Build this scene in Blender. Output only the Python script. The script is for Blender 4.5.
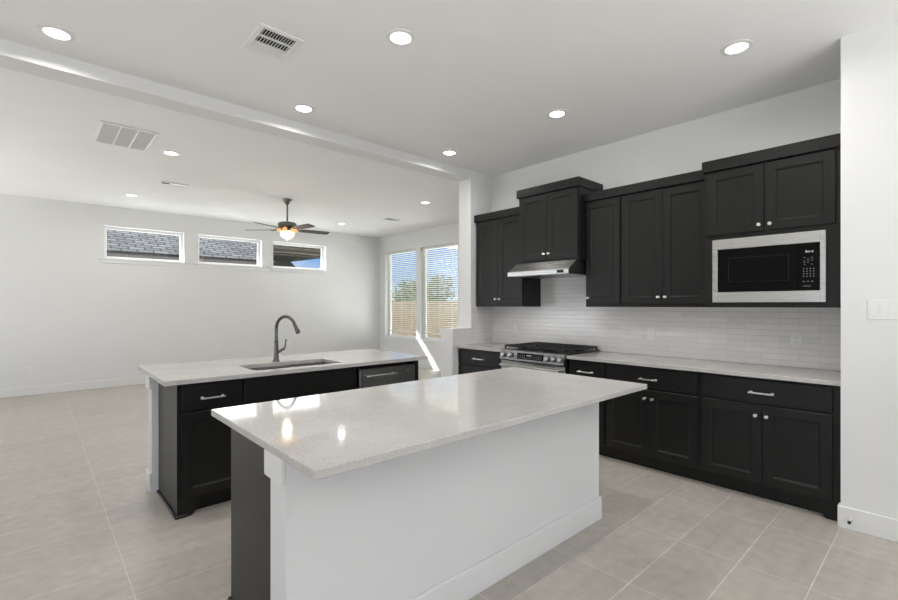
import bpy, bmesh, math, random
from mathutils import Vector, Matrix

random.seed(7)
for o in list(bpy.data.objects):
    bpy.data.objects.remove(o)
SC = bpy.context.scene
COL = SC.collection
PI = math.pi

# ------------------------------------------------------------------ camera
cam_d = bpy.data.cameras.new('camera')
cam = bpy.data.objects.new('camera', cam_d)
COL.objects.link(cam)
cam.location = (0, 0, 1.4015)
cam.rotation_euler = (PI / 2, 0, 0.8333)
cam_d.sensor_width = 36.0
cam_d.sensor_fit = 'HORIZONTAL'
cam_d.lens = 455.607 / 898 * 36
cam_d.shift_y = 5.34 / 898
cam_d.clip_start = 0.05
cam_d.clip_end = 300
SC.camera = cam

# ------------------------------------------------------------------ world, sun, daylight and fill lamps, exposure
W = bpy.data.worlds.new('sky')
SC.world = W
W.use_nodes = True
wn = W.node_tree
wn.nodes.clear()
w_out = wn.nodes.new('ShaderNodeOutputWorld')
w_bg = wn.nodes.new('ShaderNodeBackground')
w_geo = wn.nodes.new('ShaderNodeTexCoord')
w_sep = wn.nodes.new('ShaderNodeSeparateXYZ')
w_rmp = wn.nodes.new('ShaderNodeValToRGB')          # clear sky: paler towards the horizon
w_rmp.color_ramp.elements[0].position = 0.0
w_rmp.color_ramp.elements[0].color = (0.42, 0.60, 0.86, 1)
w_rmp.color_ramp.elements[1].position = 0.55
w_rmp.color_ramp.elements[1].color = (0.07, 0.24, 0.68, 1)
e_ = w_rmp.color_ramp.elements.new(0.10)
e_.color = (0.15, 0.41, 0.90, 1)
w_map = wn.nodes.new('ShaderNodeMapping')
w_map.inputs['Scale'].default_value = (1, 1, 4)
w_noi = wn.nodes.new('ShaderNodeTexNoise')           # thin clouds
w_noi.inputs['Scale'].default_value = 3.2
w_noi.inputs['Detail'].default_value = 5
w_crm = wn.nodes.new('ShaderNodeValToRGB')
w_crm.color_ramp.elements[0].position = 0.50
w_crm.color_ramp.elements[1].position = 0.70
w_mix = wn.nodes.new('ShaderNodeMix')
w_mix.data_type = 'RGBA'
w_mix.inputs[7].default_value = (0.80, 0.84, 0.90, 1)
wn.links.new(w_geo.outputs['Generated'], w_sep.inputs[0])
wn.links.new(w_sep.outputs['Z'], w_rmp.inputs[0])
wn.links.new(w_geo.outputs['Generated'], w_map.inputs[0])
wn.links.new(w_map.outputs[0], w_noi.inputs['Vector'])
wn.links.new(w_noi.outputs['Fac'], w_crm.inputs[0])
wn.links.new(w_crm.outputs[0], w_mix.inputs[0])
wn.links.new(w_rmp.outputs[0], w_mix.inputs[6])
w_bg.inputs['Strength'].default_value = 1.0
wn.links.new(w_mix.outputs[2], w_bg.inputs[0])
wn.links.new(w_bg.outputs[0], w_out.inputs[0])

SUN_DIR = Vector((1.0, 1.05, -1.04)).normalized()
sun_d = bpy.data.lights.new('sun', 'SUN')
sun = bpy.data.objects.new('sun', sun_d)
COL.objects.link(sun)
sun.location = (-30, -30, 30)
sun.rotation_euler = SUN_DIR.to_track_quat('-Z', 'Y').to_euler()
sun_d.energy = 14.0
sun_d.angle = math.radians(0.6)
sun_d.color = (1.0, 0.98, 0.95)


def daylight(name, loc, rot, sx, sy, power, color=(0.97, 0.985, 1.0)):
    """Area lamp outside a window opening; some openings are added for fill."""
    d = bpy.data.lights.new(name, 'AREA')
    d.shape = 'RECTANGLE'
    d.size, d.size_y = sx, sy
    d.energy = power
    d.color = color
    o = bpy.data.objects.new(name, d)
    COL.objects.link(o)
    o.location = loc
    o.rotation_euler = rot


# unseen fill lamps at made-up openings in the wall behind the camera (shine towards +Y) and in the side wall (shine towards -X)
# these added lamps are tilted up to brighten the ceilings
WARM = (1.0, 0.997, 0.99)
daylight('fill_great_room', (-8.2, -3.80, 0.9), (PI / 2 + math.radians(68), 0, 0), 2.4, 1.6, 98, WARM)
daylight('fill_kitchen_back', (0.2, -3.80, 1.0), (PI / 2 + math.radians(68), 0, 0), 2.8, 1.8, 55, WARM)
daylight('fill_side', (3.0, 1.2, 1.0), (PI / 2 + math.radians(86), 0, PI / 2), 3.4, 1.8, 175, WARM)

daylight('daylight_blinds', (-7.8, 8.9, 0.5), (-PI / 2 - math.radians(35), 0, 0), 4.2, 2.0, 320, WARM)
for yy in (1.468, 2.906, 4.346):
    daylight('daylight_transom', (-9.90, yy, 2.50), (PI / 2 - math.radians(8), 0, -PI / 2), 1.1, 0.46, 8, WARM)

SC.view_settings.view_transform = 'Standard'
SC.view_settings.look = 'None'
SC.view_settings.gamma = 1.0
SC.view_settings.use_curve_mapping = False
SC.view_settings.exposure = 0.11

CAN_POWER = 6.3

# ------------------------------------------------------------------ materials


def mat(name, color, rough=0.5, metal=0.0, spec=0.5, emit=None, emit_s=0.0, coat=0.0, trans=0.0):
    m = bpy.data.materials.new(name)
    m.use_nodes = True
    b = m.node_tree.nodes['Principled BSDF']
    b.inputs['Base Color'].default_value = (*color, 1)
    b.inputs['Roughness'].default_value = rough
    b.inputs['Metallic'].default_value = metal
    b.inputs['Specular IOR Level'].default_value = spec
    b.inputs['Coat Weight'].default_value = coat
    b.inputs['Transmission Weight'].default_value = trans
    if emit:
        b.inputs['Emission Color'].default_value = (*emit, 1)
        b.inputs['Emission Strength'].default_value = emit_s
    return m


def nodes(m):
    return m.node_tree.nodes, m.node_tree.links, m.node_tree.nodes['Principled BSDF']


def coords(m, scale=(1, 1, 1), loc=(0, 0, 0), rot=(0, 0, 0)):
    """World-position coordinates, scaled."""
    N, L, B = nodes(m)
    g = N.new('ShaderNodeNewGeometry')
    mp = N.new('ShaderNodeMapping')
    mp.inputs['Scale'].default_value = scale
    mp.inputs['Location'].default_value = loc
    mp.inputs['Rotation'].default_value = rot
    L.new(g.outputs['Position'], mp.inputs['Vector'])
    return mp.outputs['Vector']


def noise_mix(m, vec, c1, c2, scale, detail=3, lo=0.35, hi=0.65):
    N, L, B = nodes(m)
    n = N.new('ShaderNodeTexNoise')
    n.inputs['Scale'].default_value = scale
    n.inputs['Detail'].default_value = detail
    L.new(vec, n.inputs['Vector'])
    r = N.new('ShaderNodeValToRGB')
    r.color_ramp.elements[0].position = lo
    r.color_ramp.elements[1].position = hi
    r.color_ramp.elements[0].color = (*c1, 1)
    r.color_ramp.elements[1].color = (*c2, 1)
    L.new(n.outputs['Fac'], r.inputs['Fac'])
    return r.outputs['Color'], n.outputs['Fac']


def bump(m, height, strength=0.2, dist=0.002):
    N, L, B = nodes(m)
    b = N.new('ShaderNodeBump')
    b.inputs['Strength'].default_value = strength
    b.inputs['Distance'].default_value = dist
    L.new(height, b.inputs['Height'])
    L.new(b.outputs['Normal'], B.inputs['Normal'])


def paint(name, c, rough=0.6, tex=60):
    m = mat(name, c, rough, spec=0.3)
    N, L, B = nodes(m)
    v = coords(m)
    col, h = noise_mix(m, v, tuple(x * 0.985 for x in c), c, 1.7)
    L.new(col, B.inputs['Base Color'])
    n = N.new('ShaderNodeTexNoise')
    n.inputs['Scale'].default_value = tex
    n.inputs['Detail'].default_value = 2
    L.new(v, n.inputs['Vector'])
    bump(m, n.outputs['Fac'], 0.12, 0.002)
    return m


M = {}
M['wall'] = paint('wall_paint', (0.78, 0.781, 0.78))
M['ceiling'] = paint('ceiling_paint', (0.90, 0.902, 0.902), 0.75, 45)
M['trim'] = mat('trim_paint', (0.80, 0.80, 0.795), 0.35)
M['vinyl'] = mat('white_vinyl', (0.84, 0.84, 0.84), 0.35)
M['plastic'] = mat('white_plastic', (0.80, 0.80, 0.785), 0.3)
M['dark'] = mat('dark_void', (0.02, 0.02, 0.02), 0.7)
M['slot'] = mat('socket_slot', (0.12, 0.12, 0.12), 0.6)

m = M['cabinet'] = mat('charcoal_cabinet_paint', (0.010, 0.0099, 0.0094), 0.34, spec=0.3)
N, L, B = nodes(m)
col, h = noise_mix(m, coords(m, (40, 40, 3)), (0.0095, 0.0094, 0.009), (0.0125, 0.0124, 0.0118), 3, 4)
L.new(col, B.inputs['Base Color'])

m = M['quartz'] = mat('white_quartz', (0.72, 0.71, 0.70), 0.06, spec=0.5)
N, L, B = nodes(m)
v = coords(m)
c1, f1 = noise_mix(m, v, (0.44, 0.423, 0.409), (0.575, 0.555, 0.538), 260, 2, 0.36, 0.5)
c2, f2 = noise_mix(m, v, (0.93, 0.93, 0.93), (1, 1, 1), 6, 3)
mx = N.new('ShaderNodeMix')
mx.data_type = 'RGBA'
mx.blend_type = 'MULTIPLY'
mx.inputs[0].default_value = 1.0
L.new(c1, mx.inputs[6])
L.new(c2, mx.inputs[7])
L.new(mx.outputs[2], B.inputs['Base Color'])


def brushed(name, c, rough, axis_scale):
    m = mat(name, c, rough, 1.0)
    N, L, B = nodes(m)
    n = N.new('ShaderNodeTexNoise')
    n.inputs['Scale'].default_value = 1.0
    n.inputs['Detail'].default_value = 2
    L.new(coords(m, axis_scale), n.inputs['Vector'])
    r = N.new('ShaderNodeMapRange')
    r.inputs['To Min'].default_value = rough - 0.02
    r.inputs['To Max'].default_value = rough + 0.05
    L.new(n.outputs['Fac'], r.inputs['Value'])
    L.new(r.outputs[0], B.inputs['Roughness'])
    return m


M['steel'] = brushed('brushed_stainless', (0.62, 0.612, 0.595), 0.26, (2, 2, 400))
M['dark_steel'] = brushed('dark_stainless', (0.30, 0.30, 0.30), 0.28, (2, 2, 400))
M['range_steel'] = brushed('range_stainless', (0.27, 0.265, 0.26), 0.3, (2, 2, 400))
M['sink_steel'] = brushed('satin_sink_steel', (0.42, 0.41, 0.40), 0.33, (300, 3, 3))
M['chrome'] = mat('polished_nickel', (0.82, 0.81, 0.79), 0.28, 0.92)
M['faucet'] = mat('brushed_nickel', (0.13, 0.126, 0.12), 0.27, 1.0)
M['iron'] = mat('cast_iron', (0.012, 0.012, 0.012), 0.55)
M['black_enamel'] = mat('black_enamel', (0.012, 0.012, 0.012), 0.2)
M['black_glass'] = mat('black_glass', (0.002, 0.002, 0.002), 0.04, spec=0.16)
M['print'] = mat('panel_print', (0.32, 0.32, 0.32), 0.5)
M['print_bright'] = mat('display_print', (0.6, 0.6, 0.6), 0.5)
M['fan_metal'] = mat('antique_nickel', (0.20, 0.19, 0.155), 0.35, 0.85)
M['fan_blade'] = mat('dark_walnut_blade', (0.085, 0.075, 0.06), 0.45)
M['fan_glass'] = mat('lit_frosted_glass', (0.9, 0.85, 0.75), 0.4, emit=(1.0, 0.84, 0.66), emit_s=0.9)
M['amber'] = mat('lit_amber_glass', (0.8, 0.45, 0.2), 0.4, emit=(1.0, 0.42, 0.16), emit_s=0.75)
M['lens'] = mat('lit_lens', (0.9, 0.9, 0.9), 0.4, emit=(1, 0.98, 0.95), emit_s=9.0)
M['blind'] = mat('blind_slat', (0.80, 0.79, 0.75), 0.45)

# window glass that lets daylight straight through
m = M['glass'] = bpy.data.materials.new('window_glass')
m.use_nodes = True
N, L = m.node_tree.nodes, m.node_tree.links
N.clear()
o_ = N.new('ShaderNodeOutputMaterial')
t_ = N.new('ShaderNodeBsdfTransparent')
t_.inputs[0].default_value = (0.94, 0.96, 0.95, 1)
g_ = N.new('ShaderNodeBsdfGlossy')
g_.inputs['Roughness'].default_value = 0.02
x_ = N.new('ShaderNodeMixShader')
x_.inputs[0].default_value = 0.05
L.new(t_.outputs[0], x_.inputs[1])
L.new(g_.outputs[0], x_.inputs[2])
L.new(x_.outputs[0], o_.inputs[0])

# floor tile: 31 x 62 cm porcelain, straight-laid
TX, TY, GX, GY = 0.3115, 0.6205, -0.467, 0.355
m = M['floor'] = mat('porcelain_floor_tile', (0.45, 0.43, 0.40), 0.4, spec=0.45)
N, L, B = nodes(m)
# brick texture: width along u (=world Y), row height along v (=world X)
geo = N.new('ShaderNodeNewGeometry')
sep = N.new('ShaderNodeSeparateXYZ')
L.new(geo.outputs['Position'], sep.inputs[0])


def mth(op, a, b):
    n = N.new('ShaderNodeMath')
    n.operation = op
    for i, q in enumerate((a, b)):
        if isinstance(q, (int, float)):
            n.inputs[i].default_value = q
        else:
            L.new(q, n.inputs[i])
    return n.outputs[0]


cmb = N.new('ShaderNodeCombineXYZ')
L.new(mth('ADD', sep.outputs['Y'], -GY + 60 * TY), cmb.inputs[0])
L.new(mth('ADD', sep.outputs['X'], -GX + 60 * TX), cmb.inputs[1])
br = N.new('ShaderNodeTexBrick')
br.offset = 0.0
br.inputs['Scale'].default_value = 1.0
br.inputs['Brick Width'].default_value = TY
br.inputs['Row Height'].default_value = TX
br.inputs['Mortar Size'].default_value = 0.0032
br.inputs['Mortar Smooth'].default_value = 0.2
br.inputs['Bias'].default_value = 0.0
br.inputs['Color1'].default_value = (0.45, 0.415, 0.373, 1)
br.inputs['Color2'].default_value = (0.485, 0.449, 0.405, 1)
br.inputs['Mortar'].default_value = (0.63, 0.60, 0.555, 1)
L.new(cmb.outputs[0], br.inputs['Vector'])
c1, f1 = noise_mix(m, coords(m, (9, 1.2, 1)), (0.93, 0.93, 0.93), (1.04, 1.04, 1.04), 2.2, 5, 0.3, 0.7)
c2, f2 = noise_mix(m, coords(m), (0.90, 0.90, 0.90), (1.06, 1.06, 1.06), 14, 6, 0.3, 0.7)
prev = br.outputs['Color']
for c in (c1, c2):
    mx = N.new('ShaderNodeMix')
    mx.data_type = 'RGBA'
    mx.blend_type = 'MULTIPLY'
    mx.inputs[0].default_value = 1.0
    L.new(prev, mx.inputs[6])
    L.new(c, mx.inputs[7])
    prev = mx.outputs[2]
L.new(prev, B.inputs['Base Color'])
L.new(mth('ADD', mth('MULTIPLY', br.outputs['Fac'], 0.45), 0.40), B.inputs['Roughness'])
bump(m, mth('SUBTRACT', 1.0, br.outputs['Fac']), 0.35, 0.002)


def tile_mat(name, u_axis):
    """Glossy white stacked brick tile, 5 cm rows, running bond; u_axis 'X' or 'Y'."""
    m = mat(name, (0.62, 0.60, 0.585), 0.16, spec=0.5)
    N, L, B = nodes(m)
    geo = N.new('ShaderNodeNewGeometry')
    sep = N.new('ShaderNodeSeparateXYZ')
    L.new(geo.outputs['Position'], sep.inputs[0])
    cmb = N.new('ShaderNodeCombineXYZ')
    a1 = N.new('ShaderNodeMath')
    a1.inputs[1].default_value = 20.05
    a2 = N.new('ShaderNodeMath')
    a2.inputs[1].default_value = -0.914 + 4.8
    L.new(sep.outputs[u_axis], a1.inputs[0])
    L.new(sep.outputs['Z'], a2.inputs[0])
    L.new(a1.outputs[0], cmb.inputs[0])
    L.new(a2.outputs[0], cmb.inputs[1])
    br = N.new('ShaderNodeTexBrick')
    br.offset = 0.5
    br.inputs['Scale'].default_value = 1.0
    br.inputs['Brick Width'].default_value = 0.25
    br.inputs['Row Height'].default_value = 0.048
    br.inputs['Mortar Size'].default_value = 0.0018
    br.inputs['Mortar Smooth'].default_value = 0.3
    br.inputs['Color1'].default_value = (0.76, 0.735, 0.72, 1)
    br.inputs['Color2'].default_value = (0.82, 0.795, 0.78, 1)
    br.inputs['Mortar'].default_value = (0.65, 0.63, 0.615, 1)
    L.new(cmb.outputs[0], br.inputs['Vector'])
    L.new(br.outputs['Color'], B.inputs['Base Color'])
    n = N.new('ShaderNodeTexNoise')
    n.inputs['Scale'].default_value = 14
    n.inputs['Detail'].default_value = 2
    L.new(cmb.outputs[0], n.inputs['Vector'])
    s = N.new('ShaderNodeMath')
    s.operation = 'MULTIPLY'
    s.inputs[1].default_value = 0.6
    L.new(n.outputs['Fac'], s.inputs[0])
    d = N.new('ShaderNodeMath')
    d.operation = 'SUBTRACT'
    L.new(s.outputs[0], d.inputs[0])
    L.new(br.outputs['Fac'], d.inputs[1])
    bump(m, d.outputs[0], 0.5, 0.003)
    return m


M['tile_x'] = tile_mat('backsplash_tile_along_wall', 'X')
M['tile_y'] = tile_mat('backsplash_tile_return', 'Y')

# outdoors
m = M['shingle'] = mat('roof_shingle', (0.3, 0.3, 0.3), 0.9)
N, L, B = nodes(m)
br = N.new('ShaderNodeTexBrick')
br.inputs['Scale'].default_value = 1.0
br.inputs['Brick Width'].default_value = 0.33
br.inputs['Row Height'].default_value = 0.14
br.inputs['Mortar Size'].default_value = 0.022
br.inputs['Color1'].default_value = (0.19, 0.178, 0.16, 1)
br.inputs['Color2'].default_value = (0.36, 0.34, 0.31, 1)
br.inputs['Mortar'].default_value = (0.05, 0.048, 0.045, 1)
cx_ = coords(m, (1, 1, 1), (0, 0, 0), (0, 0, PI / 2))
L.new(cx_, br.inputs['Vector'])
L.new(br.outputs['Color'], B.inputs['Base Color'])
M['fascia'] = mat('brown_fascia', (0.10, 0.078, 0.062), 0.6)
M['fascia_light'] = mat('taupe_gutter', (0.24, 0.20, 0.17), 0.5)
M['soffit'] = mat('dark_soffit', (0.035, 0.032, 0.03), 0.7)
M['siding'] = mat('tan_siding', (0.26, 0.23, 0.18), 0.8)
M['beige'] = mat('beige_soffit_board', (0.62, 0.54, 0.36), 0.7)
M['render'] = mat('outer_wall', (0.5, 0.47, 0.42), 0.9)
m = M['lawn'] = mat('lawn', (0.08, 0.11, 0.03), 0.95)
N, L, B = nodes(m)
col, _h = noise_mix(m, coords(m), (0.06, 0.09, 0.02), (0.13, 0.15, 0.05), 3, 5)
L.new(col, B.inputs['Base Color'])
m = M['fence'] = mat('cedar_board', (0.36, 0.22, 0.11), 0.85)
N, L, B = nodes(m)
col, _h = noise_mix(m, coords(m, (7, 7, 0.6)), (0.12, 0.085, 0.052), (0.20, 0.15, 0.10), 2, 3)
L.new(col, B.inputs['Base Color'])
m = M['leaf'] = mat('leaf', (0.10, 0.15, 0.045), 0.7)
N, L, B = nodes(m)
col, _h = noise_mix(m, coords(m), (0.06, 0.10, 0.03), (0.20, 0.24, 0.09), 4, 3)
L.new(col, B.inputs['Base Color'])
M['bark'] = mat('bark', (0.12, 0.09, 0.06), 0.9)

# ------------------------------------------------------------------ mesh helpers


class MB:
    def __init__(self):
        self.bm = bmesh.new()

    def box(self, x0, x1, y0, y1, z0, z1, bev=0.0):
        r = bmesh.ops.create_cube(self.bm, size=1.0)
        vs = r['verts']
        for v in vs:
            v.co = Vector((x0 + (v.co.x + .5) * (x1 - x0), y0 + (v.co.y + .5) * (y1 - y0), z0 + (v.co.z + .5) * (z1 - z0)))
        if bev:
            es = list({e for v in vs for e in v.link_edges})
            bmesh.ops.bevel(self.bm, geom=es, offset=bev, segments=1, affect='EDGES', profile=0.5)
        return self

    def cyl(self, p0, p1, r0, r1=None, seg=20):
        r1 = r0 if r1 is None else r1
        p0, p1 = Vector(p0), Vector(p1)
        d = p1 - p0
        q = d.to_track_quat('Z', 'Y').to_matrix().to_4x4()
        bmesh.ops.create_cone(self.bm, cap_ends=True, segments=seg, radius1=r0, radius2=r1, depth=d.length,
                              matrix=Matrix.Translation((p0 + p1) / 2) @ q)
        return self

    def lathe(self, prof, c=(0, 0, 0), seg=32, cap=True, direction=(0, 0, 1)):
        q = Vector(direction).to_track_quat('Z', 'Y')
        c = Vector(c)
        rings = []
        for r, z in prof:
            rings.append([self.bm.verts.new(c + q @ Vector((r * math.cos(2 * PI * k / seg), r * math.sin(2 * PI * k / seg), z))) for k in range(seg)])
        for a, b in zip(rings, rings[1:]):
            for k in range(seg):
                self.bm.faces.new((a[k], a[(k + 1) % seg], b[(k + 1) % seg], b[k]))
        if cap:
            self.bm.faces.new(list(reversed(rings[0])))
            self.bm.faces.new(rings[-1])
        return self

    def tube(self, pts, rad, seg=14):
        pts = [Vector(p) for p in pts]
        if not isinstance(rad, (list, tuple)):
            rad = [rad] * len(pts)
        rings = []
        up = None
        for i, p in enumerate(pts):
            t = (pts[min(i + 1, len(pts) - 1)] - pts[max(i - 1, 0)]).normalized()
            if up is None:
                up = t.orthogonal().normalized()
            up = (up - t * up.dot(t)).normalized()
            w = t.cross(up)
            rings.append([self.bm.verts.new(p + (up * math.cos(2 * PI * k / seg) + w * math.sin(2 * PI * k / seg)) * rad[i]) for k in range(seg)])
        for a, b in zip(rings, rings[1:]):
            for k in range(seg):
                self.bm.faces.new((a[k], a[(k + 1) % seg], b[(k + 1) % seg], b[k]))
        self.bm.faces.new(list(reversed(rings[0])))
        self.bm.faces.new(rings[-1])
        return self

    def prism(self, poly, axis, a, b):
        """poly: 2D points; axis 'x': points are (y,z); 'y': (x,z); 'z': (x,y)."""
        def P(u, v, t):
            return {'x': (t, u, v), 'y': (u, t, v), 'z': (u, v, t)}[axis]
        A = [self.bm.verts.new(P(u, v, a)) for u, v in poly]
        Bv = [self.bm.verts.new(P(u, v, b)) for u, v in poly]
        self.bm.faces.new(A)
        self.bm.faces.new(list(reversed(Bv)))
        n = len(poly)
        for i in range(n):
            self.bm.faces.new((A[i], Bv[i], Bv[(i + 1) % n], A[(i + 1) % n]))
        return self

    def slab_hole(self, x0, x1, y0, y1, hx0, hx1, hy0, hy1, z0, z1):
        xs, ys = [x0, hx0, hx1, x1], [y0, hy0, hy1, y1]
        T = [[self.bm.verts.new((x, y, z1)) for y in ys] for x in xs]
        U = [[self.bm.verts.new((x, y, z0)) for y in ys] for x in xs]
        for i in range(3):
            for j in range(3):
                if (i, j) != (1, 1):
                    self.bm.faces.new((T[i][j], T[i + 1][j], T[i + 1][j + 1], T[i][j + 1]))
                    self.bm.faces.new((U[i][j], U[i][j + 1], U[i + 1][j + 1], U[i + 1][j]))
        for k in range(3):
            for (i0, j0, i1, j1) in ((k, 0, k + 1, 0), (k, 3, k + 1, 3), (0, k, 0, k + 1), (3, k, 3, k + 1)):
                self.bm.faces.new((T[i0][j0], U[i0][j0], U[i1][j1], T[i1][j1]))
        for (i0, j0, i1, j1) in ((1, 1, 2, 1), (1, 2, 2, 2), (1, 1, 1, 2), (2, 1, 2, 2)):
            self.bm.faces.new((T[i0][j0], U[i0][j0], U[i1][j1], T[i1][j1]))
        return self

    def shaker(self, x0, x1, z0, z1, y0=-0.019, y1=0.0, rail=0.06, deep=0.009):
        """Recessed-panel door: front face at y0 (towards -y)."""
        bm = self.bm

        def ring(ax, az, y):
            return [bm.verts.new(p) for p in ((x0 + ax, y, z0 + az), (x1 - ax, y, z0 + az), (x1 - ax, y, z1 - az), (x0 + ax, y, z1 - az))]
        e = 0.0025
        seq = [ring(0, 0, y1), ring(0, 0, y0 + e), ring(e, e, y0), ring(rail, rail, y0), ring(rail + .004, rail + .004, y0 + .003),
               ring(rail + .009, rail + .009, y0 + .0035), ring(rail + .013, rail + .013, y0 + deep)]
        bm.faces.new(seq[0])
        for a, b in zip(seq, seq[1:]):
            for k in range(4):
                bm.faces.new((a[k], a[(k + 1) % 4], b[(k + 1) % 4], b[k]))
        bm.faces.new(list(reversed(seq[-1])))
        return self

    def build(self, name, material, parent=None, origin=None, smooth=False, angle=35):
        bm = self.bm
        bmesh.ops.recalc_face_normals(bm, faces=bm.faces[:])
        if parent is None and origin is None:
            xs = [v.co.x for v in bm.verts]
            ys = [v.co.y for v in bm.verts]
            zs = [v.co.z for v in bm.verts]
            origin = ((min(xs) + max(xs)) / 2, (min(ys) + max(ys)) / 2, min(zs))
        if origin is not None:
            bmesh.ops.translate(bm, verts=bm.verts[:], vec=-Vector(origin))
        me = bpy.data.meshes.new(name)
        bm.to_mesh(me)
        bm.free()
        me.materials.append(M[material])
        if smooth:
            for p in me.polygons:
                p.use_smooth = True
            me.set_sharp_from_angle(angle=math.radians(angle))
        o = bpy.data.objects.new(name, me)
        COL.objects.link(o)
        if parent is not None:
            o.parent = parent
        if origin is not None:
            o.location = origin
        return o


def box(*a, **k):
    return MB().box(*a, **k)


def tag(o, label=None, cat=None, group=None, kind=None):
    if label:
        o['label'] = label
    if cat:
        o['category'] = cat
    if group:
        o['group'] = group
    if kind:
        o['kind'] = kind
    return o


def thing(name, label, cat, loc=(0, 0, 0), rotz=0.0, group=None):
    o = bpy.data.objects.new(name, None)
    o.empty_display_size = 0.1
    COL.objects.link(o)
    o.location = loc
    o.rotation_euler = (0, 0, rotz)
    return tag(o, label, cat, group)


def struct(name, mb, material, label=None, cat=None, parent=None):
    o = mb.build(name, material, parent)
    if parent is None:
        tag(o, label, cat, None, 'structure')
    return o


def dup(root, loc, rotz=None, label=None, group=None):
    r = root.copy()
    COL.objects.link(r)
    r.location = loc
    if rotz is not None:
        r.rotation_euler = (0, 0, rotz)
    if label:
        r['label'] = label
    if group:
        r['group'] = group
    for ch in list(root.children):
        c = ch.copy()
        COL.objects.link(c)
        c.parent = r
        for g in list(ch.children):
            d = g.copy()
            COL.objects.link(d)
            d.parent = c
    return r


# ------------------------------------------------------------------ room dimensions
XC, XCB = -4.053, -4.266          # partition: kitchen face, great-room face
YP, YQ = 4.049, 3.735             # full-height partition end, half wall end
YW = 4.457                        # range wall
HC = 3.096                        # ceiling
ZB = 2.993                        # beam underside
ZP = 1.115                        # half wall top
XF = -9.667                       # far transom wall
YG = 6.419                        # blinds wall
XR, YR = -0.468, 3.779            # corner of the wall beside the cabinets
YBACK, XSIDE = -3.6, 2.8
WT = 0.16                         # outer wall thickness
ZC = 0.914                        # counter height
ZU = 0.884                        # counter underside

# floor, ceiling
struct('floor', box(XF - WT, XSIDE + WT, YBACK - WT, YG + WT, -0.12, 0), 'floor', 'grey beige porcelain tile floor laid in a straight grid', 'floor')
struct('ceiling', box(XF - WT, XSIDE + WT, YBACK - WT, YG + WT, HC, HC + 0.12), 'ceiling', 'flat white ceiling with round recessed lights', 'ceiling')
struct('trim_1', box(XCB, XC, YBACK, YP, ZB, HC), 'wall', 'shallow white drywall beam crossing the ceiling to the column', 'beam')


def wall_with_holes(axis, p0, p1, a0, a1, z0, z1, holes):
    """Wall slab between p0..p1 (thickness) along a0..a1 with rectangular holes [(h0,h1,hz0,hz1)]."""
    mb = MB()

    def put(u0, u1, w0, w1):
        if u1 - u0 > 1e-5 and w1 - w0 > 1e-5:
            if axis == 'y':      # wall runs along Y
                mb.box(p0, p1, u0, u1, w0, w1)
            else:
                mb.box(u0, u1, p0, p1, w0, w1)
    cur = a0
    for h0, h1, hz0, hz1 in sorted(holes):
        put(cur, h0, z0, z1)
        put(h0, h1, z0, hz0)
        put(h0, h1, hz1, z1)
        cur = h1
    put(cur, a1, z0, z1)
    return mb


TRANSOMS = [(0.869, 2.068), (2.308, 3.504), (3.740, 4.953)]
TZ0, TZ1 = 2.205, 2.762
TALL = [(-9.41, -8.17), (-8.03, -6.79)]
WZ0, WZ1 = 0.63, 2.70
struct('wall_far', wall_with_holes('y', XF - WT, XF, YBACK - WT, YG + WT, 0, HC, [(a, b, TZ0, TZ1) for a, b in TRANSOMS]), 'wall',
       'long white great room wall with three high transom windows', 'wall')
struct('wall_blinds', wall_with_holes('x', YG, YG + WT, XF, XCB, 0, HC, [(a, b, WZ0, WZ1) for a, b in TALL]), 'wall',
       'white great room wall with two tall windows behind blinds', 'wall')
struct('wall_partition', box(XCB, XC, YP, YG + WT, 0, HC).box(XCB, XC, YQ, YP, 0, ZP), 'wall',
       'white partition column with a lower half wall at its end', 'wall')
struct('wall_range', box(XC, XSIDE + WT, YW, YW + WT, 0, HC), 'wall', 'white kitchen wall behind the dark cabinets and range', 'wall')
struct('wall_right', box(XR, XSIDE, YR, YW, 0, HC), 'wall', 'white wall end beside the microwave cabinet with a switch plate', 'wall')
struct('wall_side', wall_with_holes('y', XSIDE, XSIDE + WT, YBACK - WT, YW, 0, HC, [(-0.55, 2.95, 0.05, 2.4)]), 'wall')  # opening added for the side fill lamp
struct('wall_back', wall_with_holes('x', YBACK - WT, YBACK, XF, XSIDE, 0, HC, [(-9.4, -7.0, 0.05, 2.4), (-1.35, 1.65, 0.05, 2.4)]), 'wall')  # openings added to let the back fill lamps and sun in

# baseboards
BB, BT = 0.135, 0.014


def baseboard(name, mb, label):
    struct(name, mb, 'trim', label, 'baseboard')


baseboard('baseboard_far', box(XF, XF + BT, YBACK, YG, 0, BB, bev=.003), 'white baseboard along the far transom wall')
baseboard('baseboard_blinds', box(XF + BT, XCB - BT, YG - BT, YG, 0, BB, bev=.003), 'white baseboard under the two windows with blinds')
baseboard('baseboard_partition', box(XCB - BT, XCB, YQ - BT, YG - BT, 0, BB, bev=.003).box(XCB, XC + BT, YQ - BT, YQ, 0, BB, bev=.003), 'white baseboard around the half wall end')
baseboard('baseboard_right', box(XR - BT, XSIDE, YR - BT, YR, 0, BB, bev=.003).box(XR - BT, XR, YR, YR + 0.05, 0, BB, bev=.003), 'white baseboard beside the dark base cabinets with a door stop')
baseboard('baseboard_side', box(XSIDE - BT, XSIDE, YBACK, YR - BT, 0, BB), None)
baseboard('baseboard_back', box(XF + BT, -8.95, YBACK, YBACK + BT, 0, BB).box(-8.95, XSIDE - BT, YBACK, YBACK + BT, 0, BB), None)

# ------------------------------------------------------------------ windows


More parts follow.
